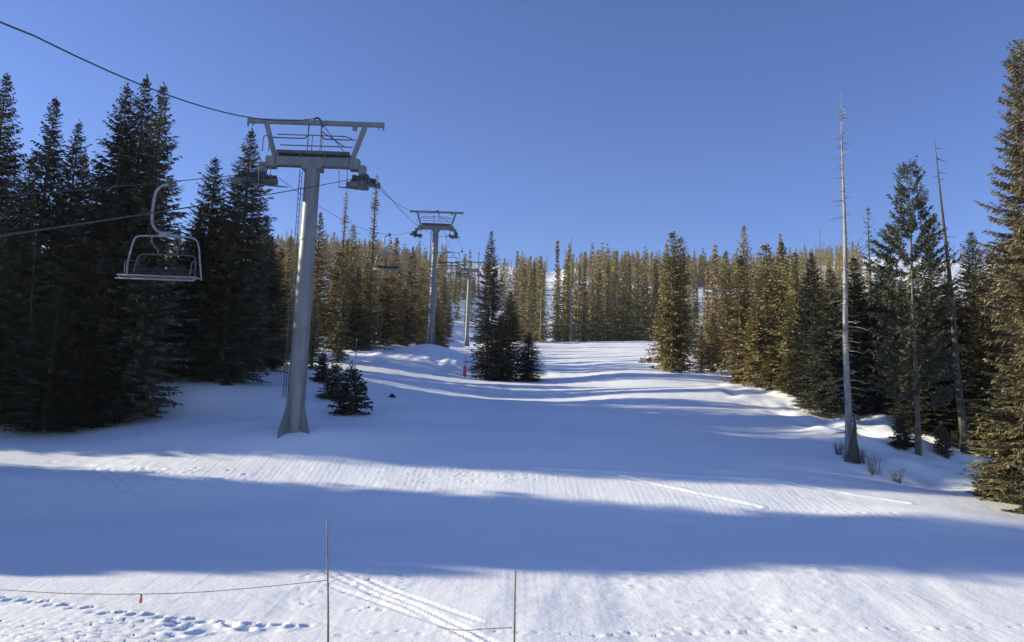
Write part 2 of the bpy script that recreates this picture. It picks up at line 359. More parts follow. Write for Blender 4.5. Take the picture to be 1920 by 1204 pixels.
def tree(key,px,py,d,R,label,group=None,log=True,rz=None):
    x,_,zt=at(px,py,d);zb=g(x,d);H=zt-zb
    o=put(key,x,d,H,R*(1.22 if group in (RGN,'sunlit spruces between the nearest and second towers') else 1),label,'tree',group,rz)
    if log: bx,by=topix((x,d,zb));print('TREE %s top(%d,%d) base(%d,%d) x%.1f d%.0f H%.1f'%(key,px,py,bx,by,x,d,H))
    return o
RGN='sunlit spruces along the right side of the slope'
LG='dark spruces on the left side of the slope'
L=[('near2',112,545,40.6,2.0,'low dark spruce whose boughs reach the snow at the front of the left bank'),
('near1',165,600,41.5,1.9,'short dark spruce at the front of the left bank, right of the low boughed one'),
('near0',25,520,41.5,2.0,'short dark spruce at the front of the left bank behind the thin grey dead trunk'),
('near0',15,135,42.5,2.3,'tall dark spruce at the left edge of the photo, nearest the frame edge'),
('near1',105,180,43,2.0,'dark spruce with a thin pointed tip, second spire from the left edge'),
('near2',150,225,44,2.0,'shorter dark spruce spire between the thin pointed one and the broad triple clump'),
('near2',240,155,43,2.5,'leftmost spire of the triple clump of tall dark spruces under the upper cable'),
('near0',275,140,45,2.3,'highest, middle spire of the triple clump of tall dark spruces under the upper cable'),
('near1',308,155,44,2.2,'blunt topped spruce on the right of the clump of three, directly above the near chair'),
('near1',60,290,42,2.0,'short dark spruce filling the gap between the two leftmost spires, low on the bank'),
('near0',190,300,43,2.2,'dark spruce half hidden left of the triple clump, with its top below the others'),
('near2',405,292,51,2.3,'spruce with an olive tinged crown between the near chair and the big tower'),
('near0',472,240,51,2.4,'tall dark spruce whose tip rises behind the left wheels of the nearest tower'),
('near1',440,390,50,2.0,'dark spruce tucked between the olive tinged one and the one behind the tower wheels'),
('near2',350,440,54,2.2,'lower spruce with sunlit lower boughs right of the near chair'),
('near1',508,440,60,2.0,'small spruce just left of the nearest tower pole'),
('mid0',545,440,80,1.8,'small pointed spruce showing just left of the nearest tower pole, far back'),
('mid2',528,465,72,1.8,'low rounded spruce behind the small one left of the nearest tower pole')]
for k,px,py,d,R,lb in L: tree(k,px,py,d,R*1.42,lb,LG)
LM='sunlit spruces between the nearest and second towers'
for k,px,py,d,R,lb in [('mid0',602,395,92,2.0,'dark pointed spruce immediately right of the nearest tower pole'),
('mid3',640,470,95,2.0,'golden lit spruce right of the nearest tower with a bare pale lower trunk'),
('spire0',650,358,102,1.9,'spruce with a bare twiggy spire, left of the taller thin snaggy one'),
('mid1',663,420,104,1.6,'narrow spruce touching the right side of the tufted spire tree'),
('mid4',672,500,94,1.9,'broad golden lit spruce at the front of the bench left of the second tower'),
('mid1',690,490,97,1.8,'columnar olive spruce beneath the thin tall snaggy one'),
('spire0',707,325,100,2.2,'very tall thin snaggy spruce whose top meets the right wheels of the nearest tower'),
('mid2',745,445,112,2.2,'bushy topped dark spruce left of the second tower'),
('mid0',775,460,118,1.8,'pointed dark spruce just left of the second tower pole'),
('mid3',725,520,106,2.0,'dark green spruce standing under the far left hand chair'),
('mid4',760,540,110,2.0,'low dark spruce at the foot of the trees left of the second tower'),
('mid2',835,520,125,1.8,'spruce right of the second tower at the edge of the lift corridor'),
('mid0',822,560,118,1.7,'lower spruce close to the right side of the second tower pole'),
('mid1',790,500,126,1.8,'columnar spruce behind the second tower pole')]: tree(k,px,py,d,R,lb,LM)
for k,px,py,d,R,lb in [('near0',922,430,79,2.3,'tall dark spruce standing alone in the middle of the slope'),
('near2',958,545,80,2.5,'shorter dark spruce joined to the right side of the lone middle spruce'),
('near1',940,590,78,2.0,'low dark spruce at the front of the middle clump'),
('near1',992,622,79,2.2,'bushy small spruce at the right foot of the middle clump')]: tree(k,px,py,d,R,lb,'dark clump of spruces in the middle of the slope')
RG='sunlit spruces along the right side of the slope'
for k,px,py,d,R,lb in [('mid3',1262,432,81,1.7,'tall golden columnar spruce standing forward at the end of the back row'),
('mid1',1276,442,82,1.6,'golden spruce with a pale trunk line, right half of the forward standing pair'),
('mid0',1250,455,84,1.5,'narrow spruce on the left flank of the forward standing golden pair'),
('mid2',1315,610,86,1.2,'small grey green spruce right of the forward golden pair'),
('mid4',1337,585,88,1.4,'small spruce on the shaded mound, taller neighbour of the small grey green one'),
('mid0',1355,520,92,1.7,'olive spruce in the gap below the snowy hillside patch'),
('mid2',1388,478,70,2.2,'broad olive spruce at the left end of the dense right hand stand'),
('mid4',1420,520,66,1.8,'sunlit spruce at the front of the dense right hand stand with a pale tip'),
('mid1',1395,420,95,1.3,'slender dark spire rising highest above the dense right hand stand'),
('mid3',1437,455,72,1.9,'columnar spruce in the middle of the dense right hand stand'),
('mid0',1465,450,66,2.2,'broad pointed spruce in the right half of the dense right hand stand'),
('mid4',1490,470,62,2.0,'dark spruce on the right flank of the dense right hand stand'),
('mid2',1445,650,62,1.2,'short bushy golden spruce at the snow edge, left of a similar one'),
('mid0',1478,660,60,1.2,'short bushy golden spruce at the snow edge, right of a similar one'),
('near2',1520,470,56,2.0,'dark spruce between the right hand stand and the pale dead trunk'),
('near0',1556,500,50,2.1,'dark low boughed spruce directly left of the pale dead trunk'),
('near1',1600,480,50,2.1,'spruce behind the pale dead trunk with half lit boughs'),
('sparse0',1627,388,62,1.8,'thin sparse ladder like spruce between the pale dead trunk and the pine'),
('near2',1650,500,50,2.3,'olive lit spruce between the pale dead trunk and the pine trunk'),
('near0',1745,480,46,2.3,'dark spruce behind the pine, on its right'),
('near1',1690,530,52,2.4,'deep shaded spruce behind the pine trunk'),
('near2',1820,430,50,2.2,'small topped spruce right of the leaning dead trunk'),
('near0',1790,560,46,2.0,'low dark spruce beside the leaning dead trunk'),
('near1',1668,505,56,2.2,'dark spruce filling the gap left of the pine, its tip below the snowy ridge'),
('near0',1775,512,54,2.2,'dark spruce filling the gap between the pine and the leaning dead trunk'),
('near2',1722,560,44,2.0,'low dark spruce right behind the pine trunk'),
('near1',1845,560,42,2.0,'dark low boughed spruce left of the tree at the right edge'),
('mid3',1860,470,44,1.9,'spruce half hidden behind the big tree at the right edge')]: tree(k,px,py,d,R,lb,RG)
tree('pine0',1703,308,40,2.35,'open crowned pine with clumpy boughs and a bare lower trunk','' or None)
tree('big0',1912,72,31.5,2.3,'very tall sunlit spruce filling the right edge of the photo')
o=tree('mid2',1880,690,33,1.8,'lower sunlit spruce boughs at the left foot of the tree on the right edge')
# ---- dead trunks
def snag(bpx,d,tpx,tpy,r,mt,label,seed,top=1.0,nbr=70,base=False):
    x0,_,_=at(bpx,855,d);zb=g(x0,d);t=at(tpx,tpy,d);H=t[2]-zb;dx=t[0]-x0
    e=empty('dead_tree',(x0,d,zb-.1));rr=random.Random(seed);mb=MB()
    pts=[];rs=[]
    for i in range(22):
        q=i/21;pts.append((dx*q+.05*math.sin(q*11+seed)*(1-q),.04*math.sin(q*8),H*q));rs.append(max(.015,r*((1-q)**.8)*(1+.9*math.exp(-H*q*1.3))))
    mb.tube(pts,rs,10);mb.build('trunk',M[mt],e,True)
    bb=MB()
    for i in range(nbr):
        q=rr.uniform(.05,.97);a=rr.uniform(0,6.28);l=rr.uniform(.2,1.3)*(1-.6*q)*(1.3 if rr.random()<.2 else 1);c=Vector((dx*q,0,H*q));h=Vector((math.cos(a),math.sin(a),0))
        bb.tube([c,c+h*l*.5+Vector((0,0,-.05*l)),c+h*l*.8+Vector((0,0,-.18*l)),c+h*l+Vector((0,0,-.1*l))],[.022,.014,.009,.004],4)
        if rr.random()<.5:
            s=c+h*l*.6;b2=Vector((math.cos(a+.8),math.sin(a+.8),-.3))*l*.35;bb.tube([s,s+b2],[.008,.003],3)
    bb.build('crown',M[mt],e);return tag(e,label,'dead tree')
snag(1592,38,1577,172,.175,'dead','tall pale bare dead trunk standing at the right edge of the slope',1,nbr=170)
snag(1812,41,1753,255,.19,'deadd','dark leaning dead trunk between the pine and the tree at the right edge',2,nbr=60)
snag(45,41.2,66,432,.06,'deadd','thin grey dead trunk in front of the leftmost dark spruces',3,nbr=26)
snag(1549,60,1537,425,.09,'deadd','thin dead pole poking above the trees left of the pale dead trunk',4,nbr=12)
snag(1599,37.5,1603,772,.21,'deadd','broken dark stump leaning against the foot of the pale dead trunk',5,nbr=14)
# ---- row of spruces closing the top of the slope, and scattered stands
def scatter(n,fn,keys,label,group,Hr,seed,mind=2.2,occ=[]):
    r=random.Random(seed);k=0;t=0
    while k<n and t<n*60:
        t+=1;q=fn(r)
        if q is None: continue
        x,y=q
        if any((x-a)**2+(y-b)**2<(mind*(1 if y<150 else 1.3))**2 for a,b in occ): continue
        if not clear(x,y): continue
        occ.append((x,y));H=r.uniform(*Hr)*(1.28 if r.random()<.16 else 1)*(.72 if r.random()<.2 else 1);ky=r.choice(keys)
        if y>90 and r.random()<.1: put('grey0',x,y,H*1.02,None,'bare grey dead trunk standing among the '+group,'dead tree','dead trunks among the '+group,lean=(r.uniform(-.04,.04),r.uniform(-.04,.04)))
        else: put(ky,x,y,H,PROTO[ky]['R']*r.uniform(.75,1.35)*(H/14)**.5,label,'tree',group,lean=(r.uniform(-.015,.015),r.uniform(-.015,.015)))
        k+=1
    print('SCAT',label,k)
def clear(x,y):
    if -15.5<x<-4.5 and y<330 and y>100: return False
    if abs(x-y*.0525)<2+y*.008 and y>200 : return False
    return True
def band(u0,u1,d0,d1):
    def f(r):
        y=r.uniform(d0,d1);return (r.uniform(u0,u1)-960)/F*y,y
    return f
FK=['far0','far1','far2','far3','far4']
scatter(46,band(1040,1262,186,206),FK,'narrow spruce in the crowded row closing the top of the open slope','spruces closing the top of the slope',(12,23),1)
scatter(16,band(958,1026,178,215),FK,'narrow spruce in the block right of the lone middle spruce','spruces right of the lone middle spruce',(12,23),2)
scatter(0,band(960,1300,207,262),FK,'spruce on the hillside just behind the crowded row at the top of the slope','spruces behind the top row',(11,17),3)
scatter(42,band(1270,1620,96,180),FK+['mid3','mid1'],'spruce in the wooded bank behind the dense right hand stand','spruces on the right hand bank',(9,17),4,2.6)
scatter(24,band(1600,1960,60,120),FK+['mid3','mid0'],'spruce deep in the wood behind the pine and dead trunks','spruces behind the pine',(8,12.5),5,2.6)
scatter(30,band(520,860,125,220),FK+['mid1'],'spruce in the wood left of the lift corridor behind the second tower','spruces left of the lift corridor',(11,16),6,2.6)
scatter(24,band(330,640,68,120),['mid0','mid1','mid2','mid3'],'spruce in the dark wood behind the nearest tower','spruces behind the nearest tower',(8,12),7,2.4)
scatter(14,band(840,960,330,420),FK,'small spruce at the upper end of the lift corridor','spruces at the end of the lift corridor',(9,13),8,3)
# wood to the left of the run: mostly outside the frame, it throws the long shadows
SAZ=-83.5;SEL=17.     # bearing of the sun from the view axis and its height
SL=1/math.tan(rad(SAZ));TE=math.tan(rad(SEL))/math.cos(rad(0))
def bandc(x,y): return y-SL*x
def shadowwood(n,seed):
    r=random.Random(seed);occ=[];k=0;t=0;W=[];base=[crown_data(q,14,R_,z0=.3,lev=.5,nb=7,sp=.25,sl=.6,sw=.14,gaps=.08,prof=p_)[0] for q,R_,p_ in ((71,1.9,'column'),(72,1.9,'spruce'),(73,1.7,'column'))]
    while k<n and t<n*80:
        t+=1;x=r.uniform(-84,-36);y=r.uniform(14,64);c=bandc(x,y)
        if c<17.5 or 30.7<c<34.9: continue
        if x/y>-.69: continue
        if any((x-a)**2+(y-b)**2<3.0 for a,b in occ): continue
        reach=np.interp(c,[17.5,20.2,22.8,27.5,30.5],[-20,-13,0,17,26])
        if c<32: H=min(30,(reach-x)*TE+g(reach,c+SL*reach)-g(x,y)+(9 if c>26.5 else 0))*r.uniform(.93,1.0)
        else: H=r.uniform(13,17)
        if H<3: continue
        occ.append((x,y));v=base[r.randrange(3)];a=r.uniform(0,6.28);q=H/14;w=min(1.15,max(q,.8))*(.75 if 29.4<c<36.2 else 1)
        o_=np.empty_like(v);o_[:,0]=(v[:,0]*math.cos(a)-v[:,1]*math.sin(a))*w+x;o_[:,1]=(v[:,0]*math.sin(a)+v[:,1]*math.cos(a))*w+y;o_[:,2]=v[:,2]*q+g(x,y)-.2;W.append(o_);k+=1
    W=np.concatenate(W);o=link('shadow_forest',npmesh('shadow_forest',W,quads(W),M['fol']));tag(o,'dense spruce forest beyond the left edge of the slope','forest',kind='stuff')
    print('SHADOWWOOD',k)
shadowwood(300,9)
def leftwood(r):
    x=r.uniform(-42,-21);y=r.uniform(39,70)
    if bandc(x,y)<35.4: return None
    if -.66<x/y<-.2 and y<46: return None
    return x,y
scatter(28,leftwood,['near0','near1','near2','mid0'],'dark spruce in the shaded wood behind the tall left hand spruces','shaded spruces behind the left hand ones',(11,14.5),9,2.3)
# ---- far wooded hillside, too many to count
rr=np.random.RandomState(77);base=[]
for sd,R,pf in ((61,1.9,'spruce'),(62,1.35,'column'),(63,1.5,'spruce'),(64,1.2,'spire'),(65,2.2,'spruce')):
    v,_=crown_data(sd,13,R,z0=.3,lev=1.1,nb=6,sp=.75,sl=1.1,sw=.33,gaps=.08,prof=pf);base.append(v)
pts=[];N=0
NF=16000;cx=rr.uniform(-.42,.70,NF);cy=np.sqrt(rr.uniform(207**2,760**2,NF))
cxx=cx*cy;den=fbm(cxx/45,cy/45,91,2)
VV=[]
for i in range(NF):
    x,y=cxx[i],cy[i];u=x/y
    if not clear(x,y): continue
    if u<-.40 or u>.68: continue
    if y<255 and not (0<u<.235 or u<-.09 or u>.3): continue
    p=.52+den[i]*1.3
    if y>560: p*=.5
    if -.085<u<.005 and y>400: p*=.04
    if .445<u<.62 and y>400: p*=.05
    elif .445<u<.62 and y>250: p*=.12
    if .235<u<.275 and 270<y<420: p*=.1
    if rr.rand()>p: continue
    pts.append((x,y))
print('FARTREES',len(pts))
zz=ground([p[0] for p in pts],[p[1] for p in pts])
for (x,y),z in zip(pts,zz):
    v=base[rr.randint(5)];s=(.5+1.0*rr.rand()**1.6)*(1-.15*(y>520))*(1.25 if rr.rand()<.08 else 1);a=rr.uniform(0,6.28);c,q=math.cos(a)*s,math.sin(a)*s
    w=np.empty_like(v);w[:,0]=v[:,0]*c-v[:,1]*q+x;w[:,1]=v[:,0]*q+v[:,1]*c+y;w[:,2]=v[:,2]*s+z-.3;VV.append(w)
VV=np.concatenate(VV);o=link('distant_forest',npmesh('distant_forest',VV,quads(VV),M['fol']));tag(o,'distant spruce forest covering the hillside below the snowy skyline','forest',kind='stuff')
print('FARQUADS',len(VV)//4)
# ---- saplings
for i,(px,py,H,R,lb) in enumerate([(655,777,3.0,1.25,'dark bushy sapling in the snow right of the nearest tower base'),
(625,748,2.2,1.0,'low dark sapling just behind the bushy one beside the nearest tower'),
(603,715,2.2,.9,'small dark sapling touching the nearest tower pole on its right'),
(735,745,.3,.3,'tiny twig tuft poking from the snow right of the bushy sapling'),
(425,722,.5,.4,'tiny dark shrub tuft on the snow left of the nearest tower'),
(1690,838,1.9,.8,'dark snow dusted sapling left of the pine trunk'),
(1768,855,1.7,.6,'small upright sapling between the pine trunk and the leaning dead trunk'),
(1862,930,1.3,.9,'wide low sapling spreading at the foot of the tree on the right edge'),
(1735,800,1.2,.7,'low sapling behind the pine trunk on the shaded bank'),
(1660,770,1.2,.6,'small sapling behind the dark stump beside the pale dead trunk')]):
    x,y=gpix(px,py);put('sap%d'%(i%3),x,y,H,R,lb,'sapling','saplings poking through the snow')
# twiggy bare shrub by the dead trunk
def bare_shrub(px,py,s,label,seed):
    x,y=gpix(px,py);rr=random.Random(seed);mb=MB()
    for i in range(26):
        a=rr.uniform(0,6.28);l=s*rr.uniform(.5,1.1);t=rr.uniform(.2,.8)
        p=Vector((rr.uniform(-.3,.3)*s,rr.uniform(-.3,.3)*s,-.05));q=p+Vector((math.cos(a)*t*l*.6,math.sin(a)*t*l*.6,l));m_=(p+q)/2+Vector((rr.uniform(-.08,.08),rr.uniform(-.08,.08),0))
        mb.tube([p,m_,q],[.012,.008,.004],4)
        for k in range(2):
            b=m_+(q-m_)*rr.random();mb.tube([b,b+Vector((rr.uniform(-.25,.25),rr.uniform(-.25,.25),rr.uniform(.05,.3)))*s],[.006,.003],3)
    o=mb.build('bare_shrub',M['deadd']);o.location=(x,y,g(x,y));return tag(o,label,'shrub')
bare_shrub(1612,868,.8,'leafless twigs crowded against the foot of the broken dark stump',7)
bare_shrub(1572,852,.6,'few leafless twigs left of the foot of the pale dead trunk',8)
bare_shrub(1640,890,.9,'leafless twiggy shrub in the snow beside the pale dead trunk',3)
bare_shrub(1680,905,.6,'smaller leafless shrub right of the twiggy one by the dead trunk',4)
# ---- rocks capped with snow near the forward golden pair
def rock(px,py,s,label,seed):
    x,y=gpix(px,py);e=empty('snowy_rock',(x,y,g(x,y)));bm=__import__('bmesh').new();B=__import__('bmesh').ops
    B.create_icosphere(bm,subdivisions=3,radius=s);rr=np.random.RandomState(seed);ph=rr.uniform(0,6,6)
    for v in bm.verts:
        c=v.co;k=1+.22*math.sin(c.x*4/s+ph[0])*math.cos(c.y*3/s+ph[1])+.15*math.sin(c.z*5/s+ph[2]+c.x*3/s);v.co=Vector((c.x*k,c.y*k*.8,c.z*k*.8))
    me=D.meshes.new('stone');bm.to_mesh(me);me.materials.append(M['rock']);link('stone',me,e)
    for v in bm.verts:
        v.co.z=v.co.z+.07*s if v.co.z>.42*s else v.co.z-.3*s
        v.co.x*=.86;v.co.y*=.86
    me=D.meshes.new('snow_cap');bm.to_mesh(me);me.materials.append(M['snow']);me.polygons.foreach_set('use_smooth',[True]*len(me.polygons));link('snow_cap',me,e);bm.free()
    return tag(e,label,'rock')
rock(1212,680,1.0,'dark snow capped rock left of the forward golden spruces',1)
rock(1233,678,.8,'dark rock touching the foot of the forward golden spruces',2)
rock(1222,690,.35,'low small rock in the snow in front of the two larger ones',3)
# ---------------------------------------------------------------- lift towers
TX=-10.06
def sheaves(parent,side,zc,ln,nw,tilt,name='wheel_assembly'):
    mb=MB();x=side*2.6;T=Matrix.Rotation(tilt,3,'X')
    def P(dx,dy,dz_): v=T@Vector((0,dy,dz_));return (x+dx,v.y,zc+v.z)
    for dx in (-.09,.09): mb.box(P(dx,0,-.10),(.035,ln*.94,.16),T,.01)
    for k in range(nw//2):
        yy=-ln/2+(k+.5)*ln/(nw//2)
        for dx in (-.14,.14): mb.box(P(dx,yy,-.02),(.03,ln/nw*1.25,.13),T,.01)
        mb.tube([P(-.22,yy,-.05),P(.22,yy,-.05)],.05,8)
    mb.box(P(0,0,-.26),(.30,.7,.24),T,.03);mb.box(P(-side*.45,0,-.12),(.9,.34,.3),T,.03)
    # catcher trays hanging below
    for s in (-1,1): mb.box(P(side*.30,s*ln*.40,-.08),(.05,.5,.34),T,.02)
    mb.box(P(side*.1,-ln*.47,-.16),(.5,.35,.28),T,.05)
    a=mb.build(name,M['steel2'],parent)
    for k in range(nw):
        yy=-ln/2+(k+.5)*ln/nw;w=MB()
        w.tube([P(-.055,yy,.08),P(-.03,yy,.08),P(.03,yy,.08),P(.055,yy,.08)],[.22,.19,.19,.22],16);w.build('wheel',M['rubber'],a,False)
    # walkway beside the wheels
    wb=MB();wx=side*(-.55)
    wb.box(P(wx,0,-.3),(.42,ln*.8,.05),T);
    wb.tube([P(wx-.2*side,-ln*.4,-.3),P(wx-.2*side,-ln*.4,.6),P(wx-.2*side,-ln*.1,.6),P(wx-.2*side,-ln*.1,-.3)],.02,6)
    wb.build('walkway',M['steel2'],parent)
def tower(y,zarm,label,ln,nw,tilt,bar_up=2.0,lod=0):
    zb=g(TX,y);H=zarm-zb;e=empty('lift_tower',(TX,y,zb));tag(e,label,'lift tower','chairlift towers in a line up the slope')
    mb=MB();rb,rt=.44,.37
    mb.tube([(0,0,-.6),(0,0,H*.5),(0,0,H-.25)],[rb,(rb+rt)/2*.98,rt],28,False);mb.build('pole',M['steel'],e,True)
    for zf in (.36,.7):
        qf=MB();rf=rb+(rt-rb)*zf;qf.tube([(0,0,H*zf-.03),(0,0,H*zf+.03)],[rf+.03,rf+.03],28);qf.build('weld_ring',M['steel'],e)
    fb=MB()
    for k in range(4):
        a=math.pi/4+k*math.pi/2+.25;c,s=math.cos(a),math.sin(a)
        pr=[(rb*.9,1.75),(rb+.06,1.75),(rb+.18,.9),(rb+.5,.0),(rb+.56,-.55),(rb*.9,-.55)];V=[];t=.035
        for q in (-t,t): V+= [(c*r_-s*q,s*r_+c*q,z_) for r_,z_ in pr]
        n=6;fb.add(V,[tuple(range(n))[::-1],tuple(range(n,2*n))]+[(i,(i+1)%n,(i+1)%n+n,i+n) for i in range(n)])
    fb.tube([(0,0,-1.2),(0,0,-.8)],[1.1,1.1],4);fb.build('base_plate',M['steel'],e)
    ab=MB();ab.box((0,0,H),(3.9,.42,.46),None,.03);ab.box((0,0,H-.32),(1.0,.7,.2),None,.03)
    for s in (-1,1): ab.box((s*2.05,0,H-.06),(.5,.5,.56),None,.04);ab.box((s*2.45,0,H-.35),(.34,.44,.5),None,.04)
    ab.build('crossarm',M['steel'],e)
    pb=MB();pb.box((0,.15,H+.42),(3.6,.6,.05));
    pb.box((0,-.17,H+.47),(3.6,.04,.16));
    for x in (-1.7,-.6,.6,1.7): pb.box((x,0,H+.31),(.06,.5,.18))
    pb.build('platform',M['steel2'],e)
    u=H+bar_up;fr=MB();fr.box((0,0,u),(6.8,.14,.24),None,.02)
    for s in (-1,1):
        A=Vector((s*1.9,0,H+.2));B_=Vector((s*2.45,0,u-.1));d=(B_-A);m_=Matrix.Rotation(math.atan2(d.x,d.z),3,'Y');fr.box((A+B_)/2,(.22,.2,d.length),m_,.02)
        fr.box((s*3.36,0,u-.16),(.05,.16,.2));fr.box((s*3.12,0,u-.16),(.05,.12,.16))
    fr.box((1.95,-.05,u-.24),(.22,.14,.22),None,.02)
    fr.build('lifting_frame',M['steel'],e)
    r=.028
    rb_=MB()
    for s in (-1,1):
        rb_.tube(smooth_path([(s*.32,-.1,u-.1),(s*.32,-.1,u-.55),(s*.42,-.1,u-.8),(s*.7,-.1,u-.86),(s*2.05,-.1,u-.86)],5),r*1.15,6)
        rb_.tube([(s*.32,-.12,u-.1),(s*.3,-.12,H+.3)],r*.9,6)
    rb_.tube([(-2.0,.4,u-.5),(1.4,.4,u-.5),(1.75,.4,u-.62)],r,6);rb_.tube([(-1.8,.4,u-1.05),(1.8,.4,u-1.05)],r,6)
    for x in (-.25,.25): rb_.tube([(x,.42,H+.4),(x,.42,u-.5)],r*.8,6)
    rb_.tube([(.35,-.2,u-.5),(1.6,-.2,H+.75)],r*.9,6)
    rb_.tube(smooth_path([(-2.35,-.6,H+.3),(-2.35,-.6,H+.95),(-2.2,-.6,H+1.1),(-2.05,-.6,H+.95),(-2.05,-.6,H+.3)],4),r,6)
    rb_.build('railing',M['steel2'],e)
    bk=MB();bk.tube(smooth_path([(-.1,-.05,u+.12),(.02,-.05,u+.24),(.2,-.05,u+.16),(.32,-.05,u-.1),(.4,-.05,u-.2)],4),.05,8);bk.build('cable_bracket',M['dark'],e)
    lb=MB()
    for s in (-1,1): lb.tube([(-rb*.9-.18,s*.2,1.5),(-rt-.2,s*.2,H-.4)],.02,6)
    n=int(H/.35)
    for i in range(n):
        t=(i+1)/(n+1);xx=-(rb*.9+.18)*(1-t)-(rt+.2)*t;zz_=1.5+(H-1.9)*t;lb.tube([(xx,-.2,zz_),(xx,.2,zz_)],.012,5,False)
    lb.build('ladder',M['steel2'],e)
    sheaves(e,-1,H-.93,ln,nw,tilt);sheaves(e,1,H-.93,ln,nw,tilt)
    for s in (-1,1):
        bx=MB();bx.box((s*2.6,0,H-.72),(.4,.5,.36),None,.05);bx.build('bearing_block',M['dark'],e)
    return e
za1=at(585,305,38)[2];za2=at(810,427,99)[2];za3=at(880,508,179)[2]
print('ARMS',za1,za2,za3,[g(TX,y) for y in (38,99,179)])
tower(38,za1,'nearest and largest grey steel chairlift tower with a flared base',6.0,8,.28,2.05)
tower(99,za2,'second chairlift tower up the slope, standing on a snow bank in sunlight',4.6,6,.18,2.05)
tower(179,za3,'farthest chairlift tower, slim and small left of the lone middle spruce',4.0,4,.13,2.05)
# ---- ropes
def span(a,b,sag,n=16):
    a,b=Vector(a),Vector(b);return [a.lerp(b,i/n)-Vector((0,0,sag*4*(i/n)*(1-i/n))) for i in range(n+1)]
rz=.30
def ropez(side):
    xx=TX+side*2.6;q=-.65
    z35=za1+q-.358*3
    pts=span((xx,2,z35-.358*33),(xx,35,z35),.12)
    pts+=[Vector((xx,38,za1+q+.08)),Vector((xx,41,za1+q+.78))]
    pts+=span((xx,41,za1+q+.79),(xx,96.8,za2+q-.42),1.5)[1:]+[Vector((xx,99,za2+q+.05))]
    pts+=span((xx,101.2,za2+q+.36),(xx,177,za3+q-.25),2.2)+[Vector((xx,179,za3+q+.04)),Vector((xx,181,za3+q+.25))]
    pts+=span((xx,181,za3+q+.26),(xx,330,g(TX,330)+9),4)[1:]
    return pts
RP={s:ropez(s) for s in (-1,1)}
for s,lb in ((-1,'steel haul rope over the left wheels of the chairlift towers'),(1,'steel haul rope over the right wheels of the chairlift towers')):
    o=MB().tube(RP[s],.015,6).build('haul_rope',M['rope'],None,True);tag(o,lb,'cable','haul ropes of the chairlift')
zs=at(0,65,15.5)[2];cb=za1+2.05+.26
c=span((TX+.05,6,zs-3.0),(TX+.05,38,cb),.0,20)
c=[]
for i in range(25):
    y=2+36*i/24;t=(y-2)/36;zl=zs+(cb-zs)*(y-15.5)/(38-15.5);c.append(Vector((TX+.05,y,zl-.75*4*((y-15.5)/22.5)*(1-(y-15.5)/22.5)*(.5 if y<15.5 else 1))))
c+=span((TX+.05,38,cb),(TX+.05,99,za2+2.2),2.0)[1:]+span((TX+.05,99,za2+2.2),(TX+.05,179,za3+2.2),3.0)[1:]
o=MB().tube(c,.02,6).build('signal_cable',M['rope'],None,True);tag(o,'black signal cable strung over the tops of the chairlift towers from upper left','cable')
def rope_at(side,y):
    P=RP[side]
    for a,b in zip(P[:-1],P[1:]):
        if a.y<=y<=b.y: return a.lerp(b,(y-a.y)/(b.y-a.y))
